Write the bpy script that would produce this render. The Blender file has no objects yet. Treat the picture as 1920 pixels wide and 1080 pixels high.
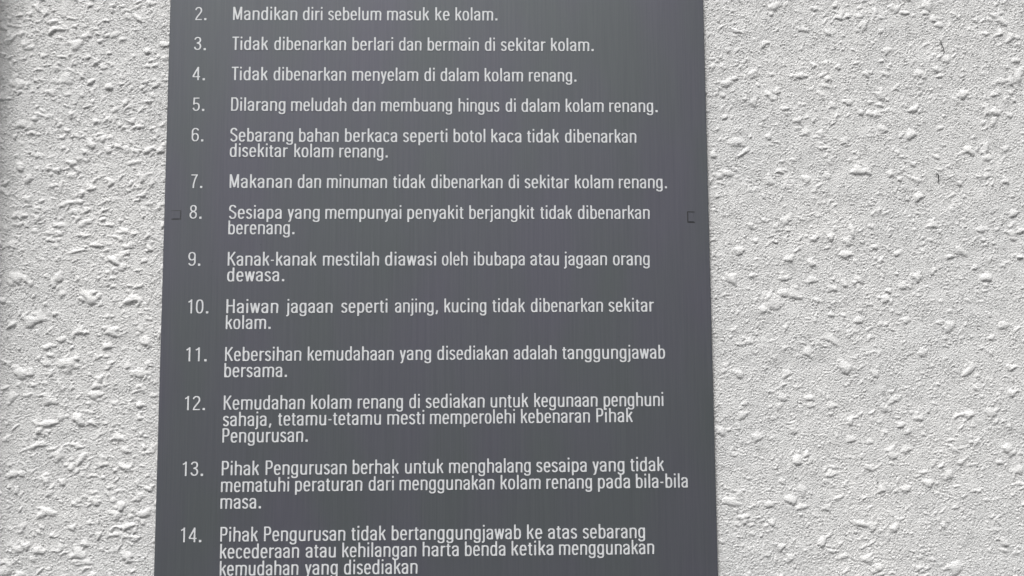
import bpy, bmesh, math
import numpy as np
from mathutils import Matrix, Vector

sc = bpy.context.scene
rng = np.random.default_rng(11)
R = math.radians

# ------------------------------------------------------------------ camera
# wall = plane y 0, x to the right, z up, the camera on the -y side.
FPX = 1600.0                                   # focal length in photograph pixels (1920 wide)
r_ = Vector((49840.0, 140.0, -FPX)).normalized()
u_ = Vector((-115.0, 18840.0, -FPX)).normalized()
r_ = (r_ - u_ * r_.dot(u_)).normalized()
n_ = r_.cross(u_)
M = Matrix((r_, -n_, u_)).transposed()          # world -> camera
CR = M.transposed()                             # camera -> world
def ray(px, py):
    return (CR @ Vector(((px - 960) / FPX, (540 - py) / FPX, -1.0)))
FACE = 0.0066                                   # the sign's face stands this far off the wall plane
D = 0.7775
SX, SXC, SZT, SZB = 0.24955, 0.00215, 0.42, -0.335   # the sign's half width, its middle, top and bottom
def face_y(x):                                  # the sheet is pulled back a little along its two sides
    return -FACE - 0.0060 * (1 - min(abs(x - SXC) / SX, 1.0) ** 5)
_c = ray(819, 540)
CP = Vector((0, -FACE, 0)) - _c * D
def at(px, py, y=0.0):
    d = ray(px, py); t = (y - CP.y) / d.y
    p = CP + d * t
    return p.x, p.z
cam = bpy.data.objects.new('camera', bpy.data.cameras.new('camera'))
sc.collection.objects.link(cam)
cam.matrix_world = Matrix.Translation(CP) @ CR.to_4x4()
cam.data.sensor_width = 36.0
cam.data.lens = FPX * 36.0 / 1920.0
cam.data.clip_start = 0.01
cam.data.clip_end = 200
sc.camera = cam

# ------------------------------------------------------------------ light
SUN_EL, SUN_AZ = R(60), R(-24)                  # azimuth from the wall's normal, minus = from the left
w = bpy.data.worlds.new('World'); sc.world = w; w.use_nodes = True
nt = w.node_tree; nt.nodes.clear()
sky = nt.nodes.new('ShaderNodeTexSky'); sky.sky_type = 'NISHITA'; sky.sun_disc = False
sky.sun_elevation = SUN_EL
sun_dir = Vector((math.sin(SUN_AZ) * math.cos(SUN_EL), -math.cos(SUN_AZ) * math.cos(SUN_EL), math.sin(SUN_EL)))
sky.sun_rotation = math.atan2(sun_dir.x, sun_dir.y)
sky.air_density = 1.0; sky.dust_density = 6.0; sky.ozone_density = 1.0
hs = nt.nodes.new('ShaderNodeHueSaturation'); hs.inputs['Saturation'].default_value = 0.12   # thin overcast
bg = nt.nodes.new('ShaderNodeBackground'); bg.inputs['Strength'].default_value = 0.085
out = nt.nodes.new('ShaderNodeOutputWorld')
nt.links.new(sky.outputs[0], hs.inputs['Color']); nt.links.new(hs.outputs[0], bg.inputs['Color'])
nt.links.new(bg.outputs[0], out.inputs['Surface'])
sl = bpy.data.lights.new('sun', 'SUN'); sl.energy = 1.5; sl.angle = R(12); sl.color = (1.0, 0.99, 0.975)
so = bpy.data.objects.new('sun', sl); sc.collection.objects.link(so)
so.rotation_euler = (-sun_dir).to_track_quat('-Z', 'Y').to_euler()
sc.view_settings.view_transform = 'Standard'; sc.view_settings.look = 'None'
sc.view_settings.exposure = 0.66; sc.view_settings.gamma = 1.0

# ------------------------------------------------------------------ materials
def mat(name):
    m = bpy.data.materials.new(name); m.use_nodes = True
    return m, m.node_tree, m.node_tree.nodes['Principled BSDF']
def node(t, kind, **kw):
    n = t.nodes.new(kind)
    for k, v in kw.items():
        if k in n.inputs: n.inputs[k].default_value = v
        else: setattr(n, k, v)
    return n

def plaster_material():
    m, t, b = mat('painted_roughcast')
    tc = node(t, 'ShaderNodeTexCoord')
    n1 = node(t, 'ShaderNodeTexNoise', Scale=9.0, Detail=5.0)
    t.links.new(tc.outputs['Object'], n1.inputs['Vector'])
    cr = node(t, 'ShaderNodeValToRGB')
    cr.color_ramp.elements[0].position = 0.3; cr.color_ramp.elements[0].color = (0.735, 0.735, 0.73, 1)
    cr.color_ramp.elements[1].position = 0.7; cr.color_ramp.elements[1].color = (0.79, 0.785, 0.775, 1)
    t.links.new(n1.outputs['Fac'], cr.inputs['Fac'])
    # faint dirt specks
    n2 = node(t, 'ShaderNodeTexNoise', Scale=140.0, Detail=3.0)
    t.links.new(tc.outputs['Object'], n2.inputs['Vector'])
    sp = node(t, 'ShaderNodeValToRGB')
    sp.color_ramp.elements[0].position = 0.72; sp.color_ramp.elements[0].color = (0, 0, 0, 1)
    sp.color_ramp.elements[1].position = 0.80; sp.color_ramp.elements[1].color = (1, 1, 1, 1)
    t.links.new(n2.outputs['Fac'], sp.inputs['Fac'])
    mx = node(t, 'ShaderNodeMixRGB'); mx.inputs['Color2'].default_value = (0.5, 0.5, 0.48, 1)
    t.links.new(sp.outputs['Color'], mx.inputs['Fac']); t.links.new(cr.outputs['Color'], mx.inputs['Color1'])
    t.links.new(mx.outputs['Color'], b.inputs['Base Color'])
    b.inputs['Roughness'].default_value = 0.62
    b.inputs['Specular IOR Level'].default_value = 0.35
    n3 = node(t, 'ShaderNodeTexNoise', Scale=700.0, Detail=3.0, Roughness=0.6)
    t.links.new(tc.outputs['Object'], n3.inputs['Vector'])
    bp = node(t, 'ShaderNodeBump', Strength=0.75, Distance=0.0011)
    t.links.new(n3.outputs['Fac'], bp.inputs['Height']); t.links.new(bp.outputs['Normal'], b.inputs['Normal'])
    return m

def metal_material():
    m, t, b = mat('brushed_grey_metal')
    tc = node(t, 'ShaderNodeTexCoord')
    mp = node(t, 'ShaderNodeMapping'); mp.inputs['Scale'].default_value = (900, 900, 14)
    t.links.new(tc.outputs['Object'], mp.inputs['Vector'])
    st = node(t, 'ShaderNodeTexNoise', Scale=1.0, Detail=4.0, Roughness=0.65)
    t.links.new(mp.outputs['Vector'], st.inputs['Vector'])
    mp2 = node(t, 'ShaderNodeMapping'); mp2.inputs['Scale'].default_value = (15, 15, 6)
    t.links.new(tc.outputs['Object'], mp2.inputs['Vector'])
    bl = node(t, 'ShaderNodeTexNoise', Scale=1.0, Detail=2.0)
    t.links.new(mp2.outputs['Vector'], bl.inputs['Vector'])
    cr = node(t, 'ShaderNodeValToRGB')
    cr.color_ramp.elements[0].position = 0.25; cr.color_ramp.elements[0].color = (0.106, 0.109, 0.120, 1)
    cr.color_ramp.elements[1].position = 0.75; cr.color_ramp.elements[1].color = (0.132, 0.135, 0.147, 1)
    t.links.new(st.outputs['Fac'], cr.inputs['Fac'])
    # bluish and greenish bands of the sheet's reflection, put into its colour
    c2 = node(t, 'ShaderNodeValToRGB')
    c2.color_ramp.elements[0].position = 0.35; c2.color_ramp.elements[0].color = (0.93, 1.00, 0.975, 1)
    c2.color_ramp.elements[1].position = 0.65; c2.color_ramp.elements[1].color = (0.98, 0.965, 1.075, 1)
    t.links.new(bl.outputs['Fac'], c2.inputs['Fac'])
    mu = node(t, 'ShaderNodeMixRGB', blend_type='MULTIPLY'); mu.inputs['Fac'].default_value = 1
    t.links.new(cr.outputs['Color'], mu.inputs['Color1']); t.links.new(c2.outputs['Color'], mu.inputs['Color2'])
    n4 = node(t, 'ShaderNodeTexNoise', Scale=230.0, Detail=2.0); t.links.new(tc.outputs['Object'], n4.inputs['Vector'])
    d4 = node(t, 'ShaderNodeValToRGB')           # sparse specks of dirt
    d4.color_ramp.elements[0].position = 0.75; d4.color_ramp.elements[0].color = (1, 1, 1, 1)
    d4.color_ramp.elements[1].position = 0.80; d4.color_ramp.elements[1].color = (0.80, 0.80, 0.80, 1)
    t.links.new(n4.outputs['Fac'], d4.inputs['Fac'])
    m4 = node(t, 'ShaderNodeMixRGB', blend_type='MULTIPLY'); m4.inputs['Fac'].default_value = 1
    t.links.new(mu.outputs['Color'], m4.inputs['Color1']); t.links.new(d4.outputs['Color'], m4.inputs['Color2'])
    t.links.new(m4.outputs['Color'], b.inputs['Base Color'])
    b.inputs['Metallic'].default_value = 0.30
    b.inputs['Roughness'].default_value = 0.47
    b.inputs['Specular IOR Level'].default_value = 0.5
    bp = node(t, 'ShaderNodeBump', Strength=0.10, Distance=0.0003)
    t.links.new(st.outputs['Fac'], bp.inputs['Height']); t.links.new(bp.outputs['Normal'], b.inputs['Normal'])
    return m

def vinyl_material():
    m, t, b = mat('white_lettering')
    tc = node(t, 'ShaderNodeTexCoord')
    n1 = node(t, 'ShaderNodeTexNoise', Scale=160.0, Detail=3.0)
    t.links.new(tc.outputs['Object'], n1.inputs['Vector'])
    cr = node(t, 'ShaderNodeValToRGB')
    cr.color_ramp.elements[0].position = 0.3; cr.color_ramp.elements[0].color = (0.66, 0.675, 0.69, 1)
    cr.color_ramp.elements[1].position = 0.7; cr.color_ramp.elements[1].color = (0.76, 0.77, 0.785, 1)
    t.links.new(n1.outputs['Fac'], cr.inputs['Fac']); t.links.new(cr.outputs['Color'], b.inputs['Base Color'])
    b.inputs['Roughness'].default_value = 0.5
    return m

def plain(name, col, rough):
    m, t, b = mat(name)
    tc = node(t, 'ShaderNodeTexCoord'); n1 = node(t, 'ShaderNodeTexNoise', Scale=400.0, Detail=2.0)
    t.links.new(tc.outputs['Object'], n1.inputs['Vector'])
    cr = node(t, 'ShaderNodeValToRGB')
    cr.color_ramp.elements[0].color = tuple(c * 0.8 for c in col) + (1,)
    cr.color_ramp.elements[1].color = tuple(c * 1.2 for c in col) + (1,)
    t.links.new(n1.outputs['Fac'], cr.inputs['Fac']); t.links.new(cr.outputs['Color'], b.inputs['Base Color'])
    b.inputs['Roughness'].default_value = rough
    return m
PLASTER, METAL, VINYL = plaster_material(), metal_material(), vinyl_material()
DARK = plain('dark_gap', (0.030, 0.031, 0.034), 0.6)  # shade of the gap round the right cap, put into a strip's colour
FAINT = plain('faint_gap', (0.068, 0.070, 0.075), 0.6)  # paler gap shade for the left cap, again as colour
BLACK = plain('black_fibre', (0.012, 0.012, 0.012), 0.6)

def link(name, me, m, parent=None):
    o = bpy.data.objects.new(name, me); sc.collection.objects.link(o)
    if m is not None and me is not None and not me.materials: me.materials.append(m)
    if parent is not None: o.parent = parent
    return o

# ------------------------------------------------------------------ roughcast wall
STEP = 0.00075
NX, NZ = 1600, 900
X0, Z0 = -0.60, -0.34
K0 = None
def fft_noise(lo, hi, ax=1.0, ang=0.0, seed=0, p=1.0):
    """band of noise with wavelengths lo..hi metres, stretched ax times along direction ang"""
    g = np.random.default_rng(seed)
    f = np.fft.rfft2(g.standard_normal((NZ, NX)))
    kz = np.fft.fftfreq(NZ, STEP)[:, None]; kx = np.fft.rfftfreq(NX, STEP)[None, :]
    ca, sa = math.cos(ang), math.sin(ang)
    ka = (kx * ca + kz * sa) * ax; kb = -kx * sa + kz * ca
    k = np.sqrt(ka * ka + kb * kb) + 1e-9
    a = np.exp(-(k * lo) ** 2 * 0.5) * (1 - np.exp(-(k * hi) ** 2 * 0.5)) / k ** p
    n = np.fft.irfft2(f * a, s=(NZ, NX))
    return n / n.std()
def smooth(x): x = np.clip(x, 0, 1); return x * x * (3 - 2 * x)

PXM = 0.486e-3                                  # metres on the wall per photograph pixel
blob = np.zeros((NZ, NX))
def window(x, z, rad):
    i0 = int((x - X0 - rad) / STEP); i1 = int((x - X0 + rad) / STEP) + 2
    j0 = int((z - Z0 - rad) / STEP); j1 = int((z - Z0 + rad) / STEP) + 2
    ii = np.arange(i0, i1); jj = np.arange(j0, j1)
    return ii % NX, jj % NZ, (X0 + ii * STEP - x)[None, :], (Z0 + jj * STEP - z)[:, None]
def stamp_blob(x, z, rx, rz, ang, h, tail=0.0):
    ii, jj, dx, dz = window(x, z, max(rx, rz) * (1.7 + tail))
    ca, sa = math.cos(ang), math.sin(ang)
    a = (dx * ca + dz * sa) / rx; b = (-dx * sa + dz * ca) / rz
    th = np.arctan2(b, a); r = np.sqrt(a * a + b * b)
    ph = rng.uniform(0, 6.28, 4); am = rng.uniform(0.3, 1, 4)
    lim = 1 + 0.16 * am[0] * np.cos(2 * th + ph[0]) + 0.15 * am[1] * np.cos(3 * th + ph[1]) \
            + 0.10 * am[2] * np.cos(4 * th + ph[2]) + 0.06 * am[3] * np.cos(7 * th + ph[3])
    if tail: lim = lim + tail * np.maximum(0, np.cos(th - ph[3])) ** 8
    q = r / lim
    low = -dz / max(rx, rz)                     # sagged: fuller towards its lower side
    prof = np.clip(1 - np.clip(q, 0, None) ** 2.6, 0, None) ** 0.75 * (0.78 + 0.30 * np.clip(low, -1, 1)) * (1 - 0.15 * np.clip(q, 0, 1) ** 2)
    s = h * np.clip(prof, 0, None)
    sub = blob[np.ix_(jj, ii)]
    blob[np.ix_(jj, ii)] = np.maximum(sub, s) + 0.25 * np.minimum(sub, s)
def stamp_ridge(x, z, ln, ang, wd, h, bend):
    n = 7; t = np.linspace(-0.5, 0.5, n)
    aa = ang + bend * t + rng.normal(0, 0.25, n)
    px = np.cumsum(np.cos(aa)) * ln / n; pz = np.cumsum(np.sin(aa)) * ln / n
    px -= px.mean(); pz -= pz.mean()
    ii, jj, dx, dz = window(x, z, ln * 0.6 + wd * 3)
    s = np.zeros((len(jj), len(ii)))
    for k in range(n - 1):
        ex, ez = px[k + 1] - px[k], pz[k + 1] - pz[k]
        L2 = ex * ex + ez * ez
        tt = np.clip(((dx - px[k]) * ex + (dz - pz[k]) * ez) / L2, 0, 1)
        d2 = (dx - px[k] - tt * ex) ** 2 + (dz - pz[k] - tt * ez) ** 2
        pos = (k + tt) / (n - 1)
        ww = wd * (0.45 + 0.9 * np.sin(np.pi * np.clip(pos, 0.04, 0.96)))
        s = np.maximum(s, h * np.exp(-(d2 / (ww * ww)) ** 1.5) * (0.5 + 0.5 * np.sin(np.pi * pos)))
    sub = blob[np.ix_(jj, ii)]
    blob[np.ix_(jj, ii)] = np.maximum(sub, s) + 0.35 * np.minimum(sub, s)

# the larger splashes, as they sit on the wall: (crop origin, scale, [(x, y, half width, half height), ...])
SPLASH = [
 ((1300, 0), 3.085, '''535,25,12,15 705,50,22,20 450,82,14,14 620,165,22,18 775,185,20,22 245,178,30,14 410,250,22,18 840,100,30,18
 955,95,20,18 985,145,20,30 1050,65,18,22 1170,50,25,22 1215,75,22,16 1345,30,35,25 1340,75,22,18 1385,110,20,18 1420,145,25,22
 1735,90,22,16 1785,125,35,22 1840,205,18,20 1775,190,16,20 1690,195,22,14 1460,345,25,25 1305,425,28,24 1400,400,22,18 1425,440,20,14
 765,365,20,16 695,380,16,14 745,435,22,14 775,455,22,20 620,440,45,18 340,420,30,14 240,450,20,14 190,480,40,14 455,430,16,14
 375,490,14,16 350,590,22,30 490,530,18,16 520,630,16,14 445,560,30,16 110,385,25,14 995,425,25,14 1110,430,35,14 805,610,20,20
 895,590,28,22 1080,550,28,35 1075,605,18,14 970,650,20,18 1020,655,22,20 1280,630,30,18 1560,545,30,30 1835,535,22,14 1735,550,22,12
 1740,695,18,25 1700,640,18,40 605,695,28,18 650,765,30,20 735,770,25,18 1090,740,26,20 1260,775,30,30 245,820,50,25 435,790,20,22
 300,875,35,14 870,820,24,20 740,855,25,14 1590,865,28,24 1690,850,22,40 1805,860,22,20 1700,915,30,22 1270,950,22,12 945,985,38,28
 1000,985,25,22 1400,905,22,12 1180,880,15,14 575,925,14,12 115,895,20,25 190,1000,40,20 440,1045,30,28 500,990,28,14 650,1035,30,25
 775,1015,24,22 1140,1005,22,22 1195,1035,16,16 1285,1040,35,16 1695,1015,24,22 1810,1045,18,22 1855,580,16,12 1880,430,30,30
 1775,470,35,18 1835,470,25,25'''),
 ((1400, 400), 6.35, '''450,90,60,50 350,155,35,30 45,140,50,35 490,200,30,25 1000,280,45,45 800,300,45,35 1200,340,45,60 1160,490,65,45
 770,590,55,50 500,545,60,40 350,340,25,25 780,790,65,40 430,770,50,40 1000,890,60,45 1165,840,40,40 430,950,70,45 830,1030,45,35
 260,990,30,90 60,740,45,30 1330,790,60,30 1780,480,40,35 1600,545,50,20 1250,190,40,60 1860,860,60,50 1690,920,40,30 1520,400,50,35
 1480,160,45,25 950,410,30,20 110,330,30,25 590,880,40,30'''),
 ((0, 0), 1.0, '''1450,568,20,14 1430,580,9,8 1490,553,14,9 1557,637,15,6 1585,690,13,10 1515,660,9,8 1405,640,8,7 1610,600,9,8
 1660,560,10,7 1720,520,9,8 1800,470,12,8 1850,520,10,9 1780,610,11,8 1730,660,9,9 1880,610,11,8 1640,700,10,7 1475,700,9,8
 1370,520,12,9 1385,700,10,7 1700,600,8,7 1820,690,12,8 1900,400,9,8 1750,420,10,8 1840,430,9,7 1720,370,8,8 1385,470,10,8
 110,520,12,8 170,560,14,9 60,600,16,9 210,620,12,8 130,680,14,10 250,560,12,8 260,700,13,9 40,700,15,10 180,740,14,8 90,750,11,9
 230,500,9,8 30,520,14,9 275,640,8,10 90,650,9,6 150,620,10,7'''),
 ((1300, 730), 3.085, '''515,45,28,25 280,150,25,25 160,240,28,22 370,275,35,25 580,235,22,25 800,95,35,18 905,185,20,25 910,290,30,20
 1150,375,30,28 1150,340,35,14 1230,345,20,22 1010,450,28,18 600,410,28,28 515,530,22,18 625,575,22,30 1085,575,20,24 790,490,28,20
 570,640,28,28 200,645,40,24 440,665,30,18 620,680,30,18 765,685,20,18 840,625,40,10 300,735,30,14 455,775,16,18 965,775,45,16
 1035,800,20,24 1165,795,30,16 745,875,24,22 505,910,24,20 345,835,16,14 560,970,25,22 870,965,30,16 1070,1030,25,22 1010,980,35,25
 1200,205,22,18 1240,245,18,16 1105,110,28,20 1165,55,35,20 1310,165,25,18 1595,145,28,25 1720,135,38,25 1815,340,25,30
 1850,365,20,16 1770,420,20,16 1480,490,22,30 1500,340,45,12 1885,465,22,30 1515,1030,50,35 1800,890,28,16 1330,480,40,10
 1235,575,30,20 1840,20,28,22 1020,300,16,14 670,50,30,18 680,95,18,14 1525,150,16,12'''),
 ((0, 0), 3.6, '''250,45,25,20 610,35,20,14 315,80,22,18 205,95,20,14 130,105,25,12 350,150,35,18 385,195,40,15 710,140,18,12
 510,180,14,10 830,265,25,14 520,295,50,25 60,270,30,20 165,300,25,25 215,320,18,14 595,385,20,18 650,420,22,18 450,545,45,30
 130,570,45,32 240,540,16,14 550,510,18,16 1050,580,25,16 1020,410,20,12 330,620,25,18 1005,685,25,15 770,745,28,14 480,770,20,22
 450,880,20,14 900,820,18,14 945,855,30,16 150,840,40,30 215,895,22,16 520,915,25,16 575,1025,20,16 915,1020,28,18 1000,1015,35,22
 255,1050,28,18 800,990,40,14'''),
 ((0, 780), 3.6, '''245,40,25,22 330,50,50,25 620,45,30,15 400,265,38,32 275,190,45,18 790,150,30,18 550,290,50,22 850,230,35,20
 690,325,30,20 840,345,35,20 90,390,35,22 310,430,28,28 510,590,25,18 650,580,35,22 820,600,28,25 930,550,40,18 980,655,45,28
 790,665,35,25 860,745,35,22 120,895,45,25 250,905,38,22 580,985,55,18 865,950,35,25 350,805,18,18 40,1040,50,35 400,905,25,18
 910,820,35,15 780,800,45,14 320,640,60,20'''),
 ((0, 300), 6.35, '''240,90,40,35 900,100,80,25 690,120,50,30 850,180,60,30 640,300,60,25 1080,340,40,35 980,390,40,30 1300,240,35,25
 1650,330,40,25 1690,230,30,60 1810,280,40,25 450,690,50,35 890,610,55,30 730,780,60,30 600,870,60,30 700,870,35,25 590,950,45,30
 1470,840,45,35 1430,720,20,20 1310,770,50,30 1050,730,60,30 280,660,45,30 130,1020,80,30 1530,1030,60,35 930,690,45,30
 820,510,60,25 430,580,40,25 1210,650,45,25 1700,420,50,25 1580,880,30,25 1150,1010,60,30 940,1080,90,20 1780,1050,50,30'''),
]
for (ox, oy), s, txt in SPLASH:
    for q in txt.split():
        a, b, hw, hh = (float(v) for v in q.split(','))
        px, py = ox + a / s, oy + b / s
        x, z = at(px, py)
        rx, rz = max(hw / s, 3.2) * PXM * 1.05, max(hh / s, 3.0) * PXM * 1.05
        hgt = (0.0010 + 0.17 * min(rx, rz)) * rng.uniform(0.7, 1.15) * (1.2 if px < 330 else 1.0)
        stamp_blob(x, z, rx, rz, rng.normal(0, 0.35), hgt, tail=rng.choice([0, 0, 0.4, 0.8]))
        for _ in range(rng.integers(1, 4) if px < 330 else rng.integers(0, 2)):      # lesser lumps run into it
            k = rng.uniform(0.3, 0.65); t = rng.uniform(0, 6.28)
            stamp_blob(x + rx * 1.15 * math.cos(t), z + rz * 1.15 * math.sin(t), rx * k, rz * k * rng.uniform(0.8, 1.3),
                       rng.normal(0.3, 0.6), hgt * rng.uniform(0.45, 0.8), tail=rng.choice([0, 0.6, 1.1]))
# the stretch left of the sign was thrown on thicker
for _ in range(520):
    x = rng.uniform(-0.42, -0.235); z = rng.uniform(-0.30, 0.30)
    a = np.exp(rng.normal(0.75, 0.30)) * 1e-3
    stamp_blob(x, z, a * rng.uniform(0.8, 1.4), a * rng.uniform(0.7, 1.1), rng.normal(0.5, 0.6), a * rng.uniform(0.35, 0.65), rng.choice([0, 0.6, 1.1]))
# margins outside the frame get random splashes of the same sizes
for _ in range(420):
    x = rng.uniform(X0, X0 + NX * STEP); z = rng.uniform(Z0, Z0 + NZ * STEP)
    inside = -0.47 < x < 0.53 and -0.27 < z < 0.27
    if inside: continue
    a = rng.uniform(1.8, 5) * 1e-3
    stamp_blob(x, z, a * rng.uniform(0.9, 1.6), a * 0.8, rng.normal(0, 0.4), rng.uniform(1.2, 2.0) * 1e-3, rng.choice([0, 0.5]))
# countless small spatters and drawn threads, thicker in some patches than in others
clump = smooth(0.5 + 0.5 * fft_noise(0.012, 0.09, seed=21, p=0.8))
def patchy(x, z, lo=0.25):
    return rng.random() < lo + (1 - lo) * clump[int((z - Z0) / STEP) % NZ, int((x - X0) / STEP) % NX]
for _ in range(9500):
    x = rng.uniform(X0, X0 + NX * STEP); z = rng.uniform(Z0, Z0 + NZ * STEP)
    if not patchy(x, z, 0.2): continue
    a = np.exp(rng.normal(0.15, 0.38)) * 1e-3
    stamp_blob(x, z, a * rng.uniform(0.8, 1.6), a * rng.uniform(0.7, 1.2), rng.normal(0.3, 0.6), a * rng.uniform(0.3, 0.65), rng.choice([0, 0, 0.6, 1.0]))
for _ in range(5600):
    x = rng.uniform(X0, X0 + NX * STEP); z = rng.uniform(Z0, Z0 + NZ * STEP)
    if not patchy(x, z, 0.2): continue
    left = x < -0.25
    stamp_ridge(x, z, rng.uniform(3, 14 if left else 11) * 1e-3, rng.normal(0.45, 0.55) if rng.random() < 0.75 else rng.uniform(0, 3.14),
                rng.uniform(0.6, 1.15) * 1e-3, rng.uniform(0.35, 1.1 if left else 0.9) * 1e-3, rng.normal(0, 1.0))

mask = smooth(0.5 + 0.42 * fft_noise(0.006, 0.06, seed=3, p=0.6))
grain = fft_noise(0.0004, 0.0022, seed=5, p=0.3)
wav = fft_noise(0.0009, 0.005, 1.25, 0.5, seed=6, p=0.6)
wrk = 1 - np.abs(fft_noise(0.0010, 0.008, 1.4, 0.6, seed=8, p=1.0)) * 1.1
wrk = np.clip(wrk, -0.5, 1)
slow = fft_noise(0.012, 0.10, seed=9, p=1.5)
cover = smooth(blob / 0.0012)
rough = 0.25 + 0.95 * mask
H = (grain * 0.00018 + wav * 0.00024 * rough + wrk * 0.00013 * rough) * (1 - 0.80 * cover) + blob + slow * 0.00018
def hsample(X, Z):
    fx = ((X - X0) / STEP) % NX; fz = ((Z - Z0) / STEP) % NZ
    i = np.floor(fx).astype(int); j = np.floor(fz).astype(int); tx = fx - i; tz = fz - j
    i %= NX; j %= NZ; i1 = (i + 1) % NX; j1 = (j + 1) % NZ
    return (H[j, i] * (1 - tx) + H[j, i1] * tx) * (1 - tz) + (H[j1, i] * (1 - tx) + H[j1, i1] * tx) * tz

def axis(lo, hi, flo, fhi, fine, coarse):
    mid = np.arange(flo, fhi, fine)
    a = flo - np.arange(1, int((flo - lo) / coarse) + 1) * coarse
    b = mid[-1] + np.arange(1, int((hi - mid[-1]) / coarse) + 1) * coarse
    return np.concatenate([a[::-1], mid, b])
CORNER = -0.420                                 # inner corner with the return wall, just left of the frame
xs = axis(CORNER, 1.6, CORNER, 0.66, STEP, 0.006)
zs = axis(-1.1, 1.1, -0.295, 0.295, STEP, 0.006)
def grid_mesh(name, xs, zs, hole=None, to3=None):
    X, Z = np.meshgrid(xs, zs)
    Y = -hsample(X, Z)
    co = to3(X, Y, Z) if to3 else np.stack([X, Y, Z], -1)
    nz, nx = X.shape
    idx = np.arange(nx * nz).reshape(nz, nx)
    quads = np.stack([idx[:-1, :-1], idx[:-1, 1:], idx[1:, 1:], idx[1:, :-1]], -1)
    keep = np.ones(quads.shape[:2], bool)
    if hole:
        cx = (X[:-1, :-1] + X[1:, 1:]) / 2; cz = (Z[:-1, :-1] + Z[1:, 1:]) / 2
        keep = ~((abs(cx) < hole[0]) & (cz > hole[1]) & (cz < hole[2]))
    quads = quads[keep]
    used = np.zeros(nx * nz, bool); used[quads.ravel()] = True
    remap = np.cumsum(used) - 1
    v = co.reshape(-1, 3)[used]; q = remap[quads]
    extra_v = extra_q = None
    if hole:                                    # plain wall hidden behind the sign
        k = len(v); e = 0.004
        hx, hb, ht = hole[0] + e, hole[1] - e, hole[2] + e
        v = np.concatenate([v, [[-hx, 0.0012, hb], [hx, 0.0012, hb], [hx, 0.0012, ht], [-hx, 0.0012, ht]]])
        q = np.concatenate([q, [[k, k + 1, k + 2, k + 3]]])
    me = bpy.data.meshes.new(name)
    me.vertices.add(len(v)); me.vertices.foreach_set('co', v.astype(np.float32).ravel())
    me.loops.add(q.size); me.loops.foreach_set('vertex_index', q.astype(np.int32).ravel())
    me.polygons.add(len(q)); me.polygons.foreach_set('loop_start', (np.arange(len(q)) * 4).astype(np.int32))
    me.update(calc_edges=True); me.validate()
    me.polygons.foreach_set('use_smooth', np.ones(len(me.polygons), bool))
    return me
wall = link('roughcast_wall', grid_mesh('roughcast_wall', xs, zs, hole=(0.215, -0.30, 0.38)), PLASTER)
wall['label'] = 'white roughcast wall with lumpy splashed render, behind and on both sides of the grey sign'
wall['category'] = 'wall'
# shallow return of the same render at the left, out of the picture: it shades the wall's left end
ys = axis(0.0, 0.065, 0.0, 0.05, 0.0015, 0.006)
me = grid_mesh('wall_return', ys, axis(-1.1, 1.1, -0.3, 0.3, 0.0015, 0.006),
               to3=lambda X, Y, Z: np.stack([CORNER + 0.0006 - Y * 0.6, -X + 0.002, Z], -1))
ret = link('pier_side', me, PLASTER, wall)

# ------------------------------------------------------------------ lettering (a condensed sans drawn stroke by stroke, cap height 1)
V, HH = 0.0575, 0.043                            # half widths of upright and level strokes
XH = 0.715                                      # x height
def sup(cx, cy, rx, ry, a0, a1, n=14, e=2.5):
    t = np.radians(np.linspace(a0, a1, n)); c, s = np.cos(t), np.sin(t)
    return [(cx + rx * np.sign(x) * abs(x) ** (2 / e), cy + ry * np.sign(y) * abs(y) ** (2 / e)) for x, y in zip(c, s)]
def line(*p): return list(p)
def bowl(w, x0=0.0, y0=0.0, y1=XH):              # full oval whose outer edges are x0..x0+w, y0..y1
    o = 0.008
    return sup(x0 + w / 2, (y0 + y1) / 2, w / 2 - V, (y1 - y0) / 2 - HH + o, 0, 360, 40, 2.7)
W = 0.455
def arch(x0, x1, top, e=2.5):                    # n-shaped shoulder from x0 stem to x1 stem
    cx = (x0 + x1) / 2 + 0.01; rx = x1 - cx
    return [(x0, top - 0.20), ] + sup(cx, top - 0.21, cx - x0, 0.21 - HH + 0.008, 180, 0, 18, e) + [(x1, 0.0)]
G = {}
def glyph(ch, w, strokes, lsb=0.075, rsb=0.075): G[ch] = (w, strokes, lsb, rsb)
S = 'S'
n_l, n_r = V, W - V
glyph('n', W, [line((V, 0), (V, XH)), arch(V, W - V, XH)])
glyph('h', W, [line((V, 0), (V, 1.0)), arch(V, W - V, XH)])
glyph('m', 0.755, [line((V, 0), (V, XH)), arch(V, 0.755 / 2, XH), arch(0.755 / 2, 0.755 - V, XH)])
glyph('r', 0.30, [line((V, 0), (V, XH)), [(V, XH - 0.26)] + sup(0.27, XH - 0.25, 0.27 - V, 0.25 - HH - 0.008, 180, 100, 9) + [(0.31, XH - HH - 0.01)]], 0.075, 0.02)
glyph('u', W, [line((W - V, 0), (W - V, XH)), [(V, XH)] + [(W - x, XH - y) for x, y in arch(V, W - V, XH)][1:-1][::-1] + [(W - V, 0.25)]][:1]
      + [[(V, XH), (V, 0.21)] + sup((W) / 2 - 0.01, 0.21, (W / 2 - 0.01) - V, 0.21 - HH + 0.008, 180, 360, 18) + [(W - V, 0.26)]], 0.07, 0.075)
glyph('i', 2 * V, [line((V, 0), (V, XH)), line((V, 0.875), (V, 1.0))], 0.075, 0.075)
glyph('l', 2 * V, [line((V, 0), (V, 1.0))], 0.075, 0.075)
glyph('j', 2 * V, [[(V, XH), (V, -0.08)] + sup(-0.04, -0.08, 0.04 + V, 0.155 - HH, 0, -85, 9, 2.2)[1:] + [(-0.075, -0.235 + HH)], line((V, 0.875), (V, 1.0))], 0.075, 0.075)
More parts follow.
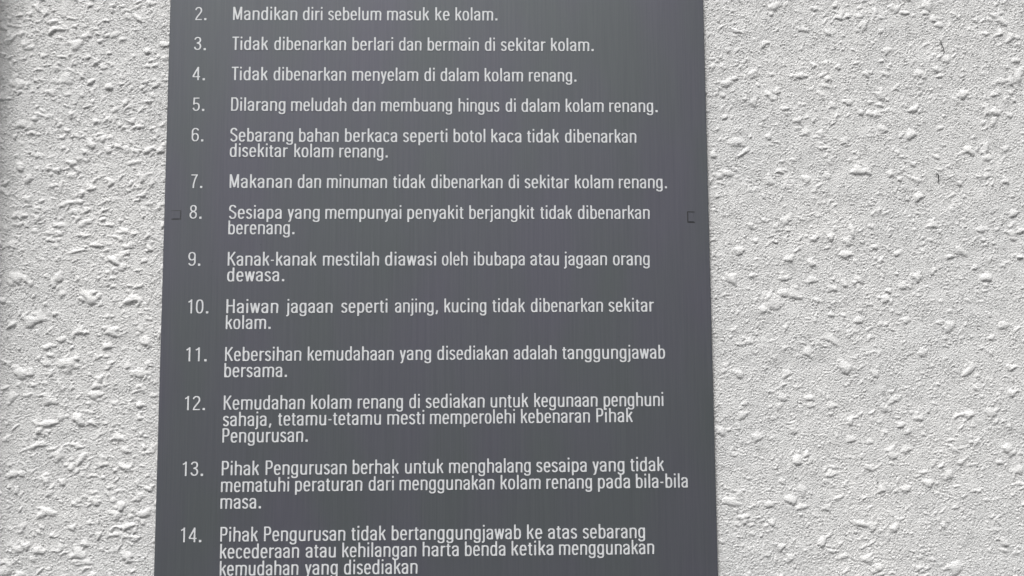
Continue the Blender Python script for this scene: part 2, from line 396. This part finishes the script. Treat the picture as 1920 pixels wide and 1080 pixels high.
glyph('o', W + 0.01, [bowl(W + 0.01)], 0.045, 0.045)
glyph('b', W + 0.005, [line((V, 0), (V, 1.0)), bowl(W + 0.005)], 0.075, 0.045)
glyph('d', W + 0.005, [line((W + 0.005 - V, 0), (W + 0.005 - V, 1.0)), bowl(W + 0.005)], 0.045, 0.075)
glyph('p', W + 0.005, [line((V, -0.235), (V, XH)), bowl(W + 0.005)], 0.075, 0.045)
glyph('g', W + 0.005, [bowl(W + 0.005, 0, 0.02, XH),
      [(W + 0.005 - V, XH), (W + 0.005 - V, -0.05)] + sup(W / 2, -0.05, W / 2 + 0.005 - V, 0.185 - HH, 0, -175, 16, 2.4)[1:]], 0.045, 0.075)
ew = W
glyph('e', ew, [sup(ew / 2, XH / 2, ew / 2 - V, XH / 2 - HH + 0.008, 0, 322, 36, 2.6)[0:],
      line((V, 0.375), (ew - V + 0.0, 0.375)), line((ew - V, 0.335), (ew - V, 0.42))], 0.045, 0.04)
glyph('c', 0.43, [sup(0.225, XH / 2, 0.225 - V, XH / 2 - HH + 0.008, 35, 325, 34, 2.6)], 0.045, 0.03)
aw = 0.435
glyph('a', aw, [[(V + 0.005, XH - 0.19)] + sup(aw / 2 - 0.005, XH - 0.18, aw / 2 - V - 0.005 + 0.01, 0.18 - HH + 0.008, 172, 0, 16, 2.3) + [(aw - V, 0.0)],
      [(aw - V, 0.425), (aw / 2, 0.40)] + sup(aw / 2 - 0.005, 0.205, aw / 2 - V - 0.005, 0.205 - HH + 0.008, 100, 360, 22, 2.2)[0:] ], 0.04, 0.07)
glyph('s', 0.40, [sup(0.20, XH - 0.19, 0.20 - V, 0.19 - HH + 0.008, 22, 200, 18, 2.2) + [(0.145, 0.415), (0.20, 0.375), (0.26, 0.335)]
      + sup(0.20, 0.20, 0.20 - V + 0.002, 0.20 - HH + 0.008, 28, -160, 18, 2.2)], 0.035, 0.035)
glyph('k', 0.435, [line((V, 0), (V, 1.0)), line((0.385, XH), (0.125, 0.37)), line((0.20, 0.46), (0.39, 0.0))], 0.075, 0.02)
glyph('t', 0.285, [[(0.12, 0.86), (0.12, 0.15)] + sup(0.215, 0.15, 0.095, 0.15 - HH + 0.005, 180, 262, 8, 2.2)[1:] + [(0.285, HH)],
      line((0.0, XH - HH), (0.27, XH - HH))], 0.03, 0.03)
glyph('w', 0.66, [line((0.065, XH), (0.19, 0.0)), line((0.19, 0.0), (0.33, XH)), line((0.33, XH), (0.47, 0.0)), line((0.47, 0.0), (0.595, XH))], 0.01, 0.01)
glyph('y', 0.43, [line((0.06, XH), (0.225, 0.03)), line((0.37, XH), (0.165, -0.17)), line((0.175, -0.185), (0.06, -0.185))], 0.01, 0.01)
glyph('M', 0.62, [line((V, 0), (V, 1)), line((0.62 - V, 0), (0.62 - V, 1)), line((V + 0.01, 1.0), (0.31, 0.06)), line((0.61 - V, 1.0), (0.31, 0.06))], 0.08, 0.08)
glyph('T', 0.46, [line((0.23, 0), (0.23, 1)), line((0, 1 - HH), (0.46, 1 - HH))], 0.01, 0.01)
glyph('D', 0.50, [line((V, 0), (V, 1)), [(V, 1 - HH), (0.2, 1 - HH)] + sup(0.24, 0.5, 0.26 - V, 0.5 - HH, 90, -90, 26, 2.8) + [(0.2, HH), (V, HH)]], 0.08, 0.05)
glyph('S', 0.49, [sup(0.245, 0.74, 0.245 - V, 0.26 - HH + 0.008, 18, 205, 20, 2.2) + [(0.155, 0.59), (0.245, 0.525), (0.33, 0.455)]
      + sup(0.245, 0.27, 0.245 - V + 0.004, 0.27 - HH + 0.008, 28, -163, 20, 2.2)], 0.04, 0.04)
glyph('H', 0.53, [line((V, 0), (V, 1)), line((0.53 - V, 0), (0.53 - V, 1)), line((V, 0.53), (0.53 - V, 0.53))], 0.08, 0.08)
glyph('K', 0.54, [line((V, 0), (V, 1)), line((0.475, 1.0), (0.135, 0.49)), line((0.19, 0.58), (0.485, 0.0))], 0.08, 0.01)
glyph('P', 0.47, [line((V, 0), (V, 1)), [(V, 1 - HH), (0.2, 1 - HH)] + sup(0.22, 0.71, 0.25 - V, 0.29 - HH, 90, -90, 20, 2.6) + [(0.2, 0.42 + HH), (V, 0.42 + HH)]], 0.08, 0.04)
v = 0.056
glyph('1', 0.30, [line((0.24, 0), (0.24, 1)), line((0.24, 0.93), (0.05, 0.80))], 0.10, 0.16)
glyph('2', 0.50, [sup(0.25, 0.735, 0.25 - V, 0.265 - HH, 172, -18, 18, 2.2) + [(0.38, 0.55), (0.13, 0.2), (0.075, 0.06)], line((0.03, HH), (0.48, HH))], 0.04, 0.04)
glyph('3', 0.50, [sup(0.25, 0.76, 0.235 - V, 0.24 - HH, 170, -80, 20, 2.2) + [(0.19, 0.535)],
      [(0.19, 0.535)] + sup(0.25, 0.285, 0.25 - V, 0.275 - HH, 85, -172, 22, 2.2)], 0.04, 0.04)
glyph('4', 0.50, [line((0.37, 0), (0.37, 1.0)), line((0.37, 0.97), (0.045, 0.29)), line((0.02, 0.26), (0.50, 0.26))], 0.04, 0.04)
glyph('5', 0.50, [line((0.46, 1 - HH), (0.09, 1 - HH)), line((0.115, 1.0), (0.085, 0.48)), [(0.085, 0.50), (0.13, 0.565)] + sup(0.25, 0.31, 0.25 - V, 0.31 - HH, 100, -168, 22, 2.3)], 0.04, 0.04)
glyph('6', 0.50, [sup(0.25, 0.31, 0.25 - V, 0.31 - HH, 0, 360, 34, 2.3), [(V, 0.31), (V, 0.60)] + sup(0.26, 0.68, 0.26 - V, 0.32 - HH, 180, 25, 16, 2.3)], 0.04, 0.04)
glyph('7', 0.48, [line((0.02, 1 - HH), (0.46, 1 - HH)), [(0.415, 0.97), (0.27, 0.62), (0.19, 0.30), (0.165, 0.0)]], 0.04, 0.04)
glyph('8', 0.50, [sup(0.25, 0.755, 0.225 - V, 0.245 - HH, 0, 360, 32, 2.2), sup(0.25, 0.275, 0.25 - V, 0.275 - HH, 0, 360, 32, 2.2)], 0.04, 0.04)
glyph('9', 0.50, [sup(0.25, 0.69, 0.25 - V, 0.31 - HH, 0, 360, 34, 2.3), [(0.5 - V, 0.69), (0.5 - V, 0.40)] + sup(0.24, 0.32, 0.26 - V, 0.32 - HH, 0, -155, 16, 2.3)], 0.04, 0.04)
glyph('0', 0.50, [sup(0.25, 0.5, 0.25 - V, 0.5 - HH, 0, 360, 44, 2.7)], 0.05, 0.05)
glyph('.', 0.15, [line((0.075, 0), (0.075, 0.155))], 0.09, 0.09)
glyph(',', 0.19, [line((0.13, 0.155), (0.055, -0.13))], 0.07, 0.08)
glyph('-', 0.22, [line((0.01, 0.38), (0.21, 0.38))], 0.06, 0.06)

def segs(strokes, ch):
    out = []
    light = 0.86 if ch.isdigit() else 1.0
    for s in strokes:
        for k in range(len(s) - 1):
            (ax, ay), (bx, by) = s[k], s[k + 1]
            L = math.hypot(bx - ax, by - ay)
            if L < 1e-6: continue
            up = abs(by - ay) / L
            hw = (HH + (V - HH) * up ** 1.2) * light
            if ch in '.': hw = 0.075
            out.append((ax, ay, bx, by, hw, k > 0, k < len(s) - 2))
    return out
def build_glyph(ch):
    w, strokes, lsb, rsb = G[ch]
    h = 0.021
    gx = np.arange(-0.24, w + 0.16, h); gy = np.arange(-0.36, 1.12, h)
    X, Y = np.meshgrid(gx, gy)
    F = np.full(X.shape, -9.0)
    for ax, ay, bx, by, hw, j0, j1 in segs(strokes, ch):
        L = math.hypot(bx - ax, by - ay); ux, uy = (bx - ax) / L, (by - ay) / L
        t = (X - ax) * ux + (Y - ay) * uy; d = abs(-(X - ax) * uy + (Y - ay) * ux)
        F = np.maximum(F, np.minimum(hw - d, np.minimum(t, L - t)))
        for j, (qx, qy) in ((j0, (ax, ay)), (j1, (bx, by))):
            if j: F = np.maximum(F, hw - np.hypot(X - qx, Y - qy))
    if ch in 'wMyKk4':                          # trim the ends of slanted strokes level with the line
        lo = -0.235 if ch == 'y' else 0.0; hi = XH if ch in 'wy' else 1.0
        F = np.minimum(F, np.minimum(Y - lo, hi - Y))
    F -= 1e-5
    bm = bmesh.new(); cache = {}
    def vert(key, p):
        if key not in cache: cache[key] = bm.verts.new((p[0], 0.0, p[1]))
        return cache[key]
    for j in range(len(gy) - 1):
        for i in range(len(gx) - 1):
            c = [(j, i), (j, i + 1), (j + 1, i + 1), (j + 1, i)]
            f = [F[a] for a in c]
            if max(f) <= 0: continue
            poly = []
            for k in range(4):
                a, b = c[k], c[(k + 1) % 4]; fa, fb = f[k], f[(k + 1) % 4]
                if fa > 0: poly.append(vert(a, (gx[a[1]], gy[a[0]])))
                if (fa > 0) != (fb > 0):
                    t = fa / (fa - fb)
                    poly.append(vert((min(a, b), max(a, b)), (gx[a[1]] + t * (gx[b[1]] - gx[a[1]]), gy[a[0]] + t * (gy[b[0]] - gy[a[0]]))))
            if len(poly) >= 3:
                try: bm.faces.new(poly)
                except ValueError: pass
    bmesh.ops.dissolve_limit(bm, angle_limit=R(4), verts=bm.verts, edges=bm.edges, use_dissolve_boundaries=False)
    bmesh.ops.triangulate(bm, faces=bm.faces)
    vs = np.array([(q.co.x, q.co.z) for q in bm.verts]); bm.verts.index_update()
    fs = [[q.index for q in fc.verts] for fc in bm.faces]
    be = [(e.verts[0].index, e.verts[1].index) for e in bm.edges if len(e.link_faces) == 1]
    x0, x1 = vs[:, 0].min(), vs[:, 0].max()
    bm.free()
    return vs, fs, be, x0, x1
SHAPE = {ch: build_glyph(ch) for ch in G}

def at_face(px, py):
    x, z = at(px, py, -FACE)
    for _ in range(4): x, z = at(px, py, face_y(x))
    return x, z
def text_mesh(name, words, layer):
    """words: list of (text, left px, right px, baseline px at left, at right); returns one mesh lying on the sign's face"""
    vv, ff = [], []
    yf = -FACE - 0.00022 - 0.00006 * layer
    for txt, l, r, bl, br in words:
        xa, za = at_face(l, bl); xb, zb = at_face(r, br)
        cap = CAP
        # natural width, then letterspace (mostly) and widen (a little) to the measured width
        pos = 0.0; place = []
        for k, ch in enumerate(txt):
            w_, st, lsb, rsb = G[ch]; s = SHAPE[ch]
            if k: pos += lsb
            else: pos -= s[3]
            place.append(pos); pos += w_ + rsb
        nat = place[-1] + SHAPE[txt[-1]][4]
        want = (xb - xa) / cap
        sx = want / nat
        gs = 1 + (sx - 1) * 0.75
        ng = max(len(txt) - 1, 1)
        extra = (want - gs * nat) / ng
        for k, ch in enumerate(txt):
            s = SHAPE[ch]
            ox = xa + cap * (place[k] * gs + extra * k)
            f = (ox - xa) / max(xb - xa, 1e-6); oz = za + (zb - za) * f
            base = len(vv); nv = len(s[0])
            for q in s[0]:
                qx = ox + q[0] * gs * cap; vv.append((qx, yf + face_y(qx) + FACE, oz + q[1] * cap))
            for q in s[0]:
                qx = ox + q[0] * gs * cap; vv.append((qx, face_y(qx) + 0.00005, oz + q[1] * cap))
            for t in s[1]: ff.append([base + i for i in t])
            for a, b in s[2]: ff.append([base + b, base + a, base + nv + a, base + nv + b])
    me = bpy.data.meshes.new(name); me.from_pydata(vv, [], ff); me.update(); me.validate()
    bm = bmesh.new(); bm.from_mesh(me); bmesh.ops.recalc_face_normals(bm, faces=bm.faces); bm.to_mesh(me); bm.free()
    return me
CAP = 0.01253                        # cap height, metres

# (rule, baseline at x 430, baseline at the right, x of that right, words with their left and right ends)
LINES = [
 (2, 37.6, 38.4, 930, 'Mandikan 437 557.5 diri 568 604.5 sebelum 615.5 715 masuk 725.8 804.5 ke 816.3 843 kolam. 854 932.7'),
 (3, 93.7, 96.0, 1112, 'Tidak 435.5 502.5 dibenarkan 514.3 648.8 berlari 660.8 737 dan 748.3 790.5 bermain 802 898 di 909.3 928 sekitar 939.3 1023 kolam. 1033.3 1113'),
 (4, 150.3, 153.2, 1080, 'Tidak 434.3 501.8 dibenarkan 513 648.8 menyelam 660.5 784.3 di 795.8 815 dalam 826.3 898 kolam 908.8 980.8 renang. 991.8 1080.8'),
 (5, 207.8, 210.5, 1232, 'Dilarang 433.3 535 meludah 545.8 649.5 dan 660.8 703.8 membuang 714.5 847.5 hingus 860 936.3 di 948.3 967 dalam 978 1049.5 kolam 1060.8 1132 renang. 1142.5 1233'),
 (6, 265.3, 267.6, 1190, 'Sebarang 431.8 549.3 bahan 560.8 635 berkaca 646.8 744.5 seperti 755.8 838.8 botol 850.5 910 kaca 921.3 977.5 tidak 988.3 1048 dibenarkan 1059.5 1193.3'),
 (6, 294.2, 295.5, 727, 'disekitar 430.8 539.5 kolam 551.8 625 renang. 636.3 727'),
 (7, 352.3, 353.2, 1250, 'Makanan 430.5 547 dan 558.3 602 minuman 613 725.8 tidak 737 797.5 dibenarkan 808.8 942.5 di 953.8 973 sekitar 983.8 1067 kolam 1078.3 1150 renang. 1160.5 1250.5'),
 (8, 410.2, 410.5, 1217, 'Sesiapa 429.3 528 yang 539.3 599.3 mempunyai 610 752.5 penyakit 763.8 869.3 berjangkit 880 1002 tidak 1013 1072.5 dibenarkan 1083.8 1218.3'),
 (8, 439.3, 439.2, 552, 'berenang. 428 552'),
 (9, 498.2, 497.3, 1217, 'Kanak-kanak 427 593.3 mestilah 605.5 710.8 diawasi 722 817.5 oleh 828.8 877 ibubapa 888.8 983.8 atau 994.5 1048 jagaan 1057.5 1138.3 orang 1149.5 1218'),
 (9, 527.7, 527.4, 533, 'dewasa. 425.8 533'),
 (10, 587.2, 584.2, 1225, 'Haiwan 424.5 521.8 jagaan 536.8 623.8 seperti 640 726.3 anjing, 740.5 821.3 kucing 833.3 911.8 tidak 923.3 984.3 dibenarkan 995.5 1130.8 sekitar 1141.3 1226.3'),
 (10, 617.0, 616.8, 507, 'kolam. 423.3 507.5'),
 (11, 677.0, 672.3, 1245, 'Kebersihan 422 565 kemudahaan 577 738.3 yang 749.5 808.3 disediakan 820 951.8 adalah 963.3 1043.8 tanggungjawab 1054.5 1247'),
 (11, 707.2, 706.8, 538, 'bersama. 420.5 538'),
 (12, 768.2, 761.2, 1243, 'Kemudahan 419.5 571.3 kolam 583.3 658.8 renang 670.8 755.5 di 767.5 787 sediakan 798.3 908.8 untuk 920 990.5 kegunaan 1001.8 1120.5 penghuni 1132 1243.8'),
 (12, 799.0, 791.2, 1186, 'sahaja, 418 508.8 tetamu-tetamu 521.3 714.3 mesti 726.3 795.5 memperolehi 806.3 965.5 kebenaran 977 1106.3 Pihak 1118.3 1186.3'),
 (12, 829.7, 828.3, 577, 'Pengurusan. 417 577'),
 (13, 891.2, 883.0, 1245, 'Pihak 415.8 485.5 Pengurusan 498 650 berhak 661.3 747.5 untuk 759.5 831.3 menghalang 842 995 sesaipa 1005.8 1100 yang 1111.3 1170.8 tidak 1182 1245'),
 (13, 922.5, 914.0, 1289, 'mematuhi 414.3 542 peraturan 553.3 679.5 dari 691.3 738.3 menggunakan 749.3 927 kolam 938.8 1013.8 renang 1024.5 1110 pada 1121.3 1181.3 bila-bila 1192.5 1289.5'),
 (13, 953.8, 953.2, 489, 'masa. 413.3 489.3'),
 (14, 1015.3, 1008.7, 1209, 'Pihak 413 483.3 Pengurusan 495 647.5 tidak 658.8 723.3 bertanggungjawab 734.5 976.8 ke 988.3 1016.8 atas 1027.5 1082 sebarang 1093 1209.5'),
 (14, 1047.0, 1038.7, 1227, 'kecederaan 412.5 560.8 atau 573 629.5 kehilangan 641.8 780.8 harta 792.5 860 benda 871.8 947.5 ketika 959.3 1037.5 menggunakan 1048.3 1226.8'),
 (14, 1079.2, 1075.5, 783, 'kemudahan 412 559.5 yang 572 633 disediakan 645 783'),
]
NUMBERS = '''2. 365.8 387 38 3. 363.8 386 94.2 4. 360.8 384.3 150.6 5. 361.3 383 208.2 6. 359.3 381.3 265.3 7. 358.3 379.3 352.6 8. 355.5 378 410.2
9. 353 375.5 498.4 10. 352.5 390.5 587.7 11. 348.8 387.5 677.6 12. 346.3 384.3 769.1 13. 342 380.8 892.5 14. 338.8 377.5 1016.6'''.split()

# ------------------------------------------------------------------ the sign
sign = bpy.data.objects.new('pool_rules_sign', None); sc.collection.objects.link(sign)
sign['label'] = 'dark grey metal sign with white numbered pool rules, fixed flat to the wall'
sign['category'] = 'sign'
TH = 0.003
bm = bmesh.new()
LIP = 0.0011                                    # the long edges are rolled back with a small radius
hx = np.sin(np.linspace(-np.pi / 2, np.pi / 2, 121)) * (SX - LIP) + SXC
arc = [(LIP * math.sin(t), LIP * (1 - math.cos(t))) for t in np.radians(np.linspace(15, 90, 6))]
yl, yr = face_y(hx[0]), face_y(hx[-1])
prof = [(hx[0] - LIP, yl + TH)] + [(hx[0] - a, yl + b) for a, b in arc[::-1]] + [(x, face_y(x)) for x in hx] \
       + [(hx[-1] + a, yr + b) for a, b in arc] + [(hx[-1] + LIP, yr + TH)]
lo = [bm.verts.new((x, y, SZB)) for x, y in prof]; hi = [bm.verts.new((x, y, SZT)) for x, y in prof]
for k in range(len(prof) - 1): bm.faces.new((lo[k], lo[k + 1], hi[k + 1], hi[k]))
bm.faces.new((lo[0], hi[0], hi[-1], lo[-1]))
bm.faces.new(lo[::-1]); bm.faces.new(hi)
bmesh.ops.recalc_face_normals(bm, faces=bm.faces)
me = bpy.data.meshes.new('panel'); bm.to_mesh(me); bm.free()
for p in me.polygons: p.use_smooth = True
me.set_sharp_from_angle(angle=R(40))
panel = link('panel', me, METAL, sign)

for k, (rule, b0, b1, xr, txt) in enumerate(LINES):
    q = txt.split(); words = []
    for i in range(0, len(q), 3):
        l, r = float(q[i + 1]), float(q[i + 2])
        f = lambda x: b0 + (b1 - b0) * (x - 430) / (xr - 430)
        words.append((q[i], l, r, f(l), f(r)))
    o = link('rule_text', text_mesh('rule_text', words, k % 2), VINYL, sign)
    o['label'] = 'white lettering reading "%s"' % ' '.join(w_[0] for w_ in words)
for i in range(0, len(NUMBERS), 4):
    t, l, r, b = NUMBERS[i], float(NUMBERS[i + 1]), float(NUMBERS[i + 2]), float(NUMBERS[i + 3])
    o = link('rule_number', text_mesh('rule_number', [(t, l, r, b, b - 0.0001 * (b - 400) * 0.2 * (r - l) / 10)], 0), VINYL, sign)
    o['label'] = 'white number %s before its rule' % t

def box(bm, x0, x1, z0, z1, yb, yf, skew=0.0):
    q = [bm.verts.new(p) for p in ((x0, yb, z0), (x1, yb, z0), (x1, yb, z1), (x0, yb, z1),
                                   (x0 + skew, yf, z0 + skew), (x1 - skew, yf, z0 + skew), (x1 - skew, yf, z1 - skew), (x0 + skew, yf, z1 - skew))]
    for f in ((0, 3, 2, 1), (4, 5, 6, 7), (0, 1, 5, 4), (1, 2, 6, 5), (2, 3, 7, 6), (3, 0, 4, 7)): bm.faces.new([q[i] for i in f])
def lie_on_face(me):                            # shift a mesh built on the plane y = -FACE onto the bowed sheet
    for q in me.vertices: q.co.y += face_y(q.co.x) + FACE
def cap_part(px, py, hw, hh, gaps, label, gap_mat, g):
    x, z = at_face(px, py)
    hw *= PXM; hh *= PXM
    bm = bmesh.new(); box(bm, x - hw, x + hw, z - hh, z + hh, -FACE + 0.0003, -FACE - 0.00035, 0.0003)
    me = bpy.data.meshes.new('fixing_cap'); bm.to_mesh(me); bm.free(); lie_on_face(me)
    o = link('fixing_cap', me, METAL, sign); o['label'] = label
    bm = bmesh.new(); yb, yf = -FACE + 0.0003, -FACE - 0.00012  # thin dark strips stand in for the shaded gap round the cap
    if 't' in gaps: box(bm, x - hw - g, x + hw + g, z + hh, z + hh + g, yb, yf)
    if 'b' in gaps: box(bm, x - hw - g, x + hw + g, z - hh - g, z - hh, yb, yf)
    if 'l' in gaps: box(bm, x - hw - g, x - hw, z - hh, z + hh, yb, yf + 0.00003)
    if 'r' in gaps: box(bm, x + hw, x + hw + g, z - hh, z + hh, yb, yf + 0.00003)
    me = bpy.data.meshes.new('gap_line'); bm.to_mesh(me); bm.free(); lie_on_face(me)
    link('gap_line', me, gap_mat, o)
cap_part(1295.5, 407, 5.5, 9.0, 'tbl', 'small dark rectangular fixing cap near the right edge', DARK, 0.0009)
cap_part(330.5, 403, 8.0, 7.5, 'brt', 'small grey square fixing cap near the left edge', FAINT, 0.0007)

# ------------------------------------------------------------------ black fibres caught on the render
def fibre(name, pts, rad, label):
    c = bpy.data.curves.new(name, 'CURVE'); c.dimensions = '3D'; c.bevel_depth = rad * PXM; c.bevel_resolution = 2
    sp = c.splines.new('POLY'); sp.points.add(len(pts) - 1)
    for k, (px, py) in enumerate(pts):
        x, z = at(px, py); h = float(hsample(np.array([x]), np.array([z]))[0])
        sp.points[k].co = (x, -h - 0.0010 - 0.0004 * math.sin(3.1 * k / max(len(pts) - 1, 1)), z, 1)
        sp.points[k].radius = 1.0 if 0 < k < len(pts) - 1 else 0.55
    o = bpy.data.objects.new(name, c); sc.collection.objects.link(o)
    dg = bpy.context.evaluated_depsgraph_get(); me = bpy.data.meshes.new_from_object(o.evaluated_get(dg))
    bpy.data.objects.remove(o); me.materials.clear()
    o = link(name, me, BLACK); o['label'] = label; o['category'] = 'fibre'; o['group'] = 'black fibres on the wall'
fibre('black_fibre', [(1754, 328), (1755.5, 325.5), (1758, 329), (1758.5, 335), (1759.5, 341)], 0.85, 'short hooked black fibre on the white wall, below the long one')
fibre('black_fibre', [(1761, 76), (1764, 84), (1767.5, 93), (1769.5, 100)], 0.8, 'long thin black fibre on the white wall near the upper right corner')
fibre('black_fibre', [(1643.5, 903.5), (1645, 905), (1646.5, 905.5)], 1.1, 'tiny black speck of fibre on the white wall, lowest of the three')
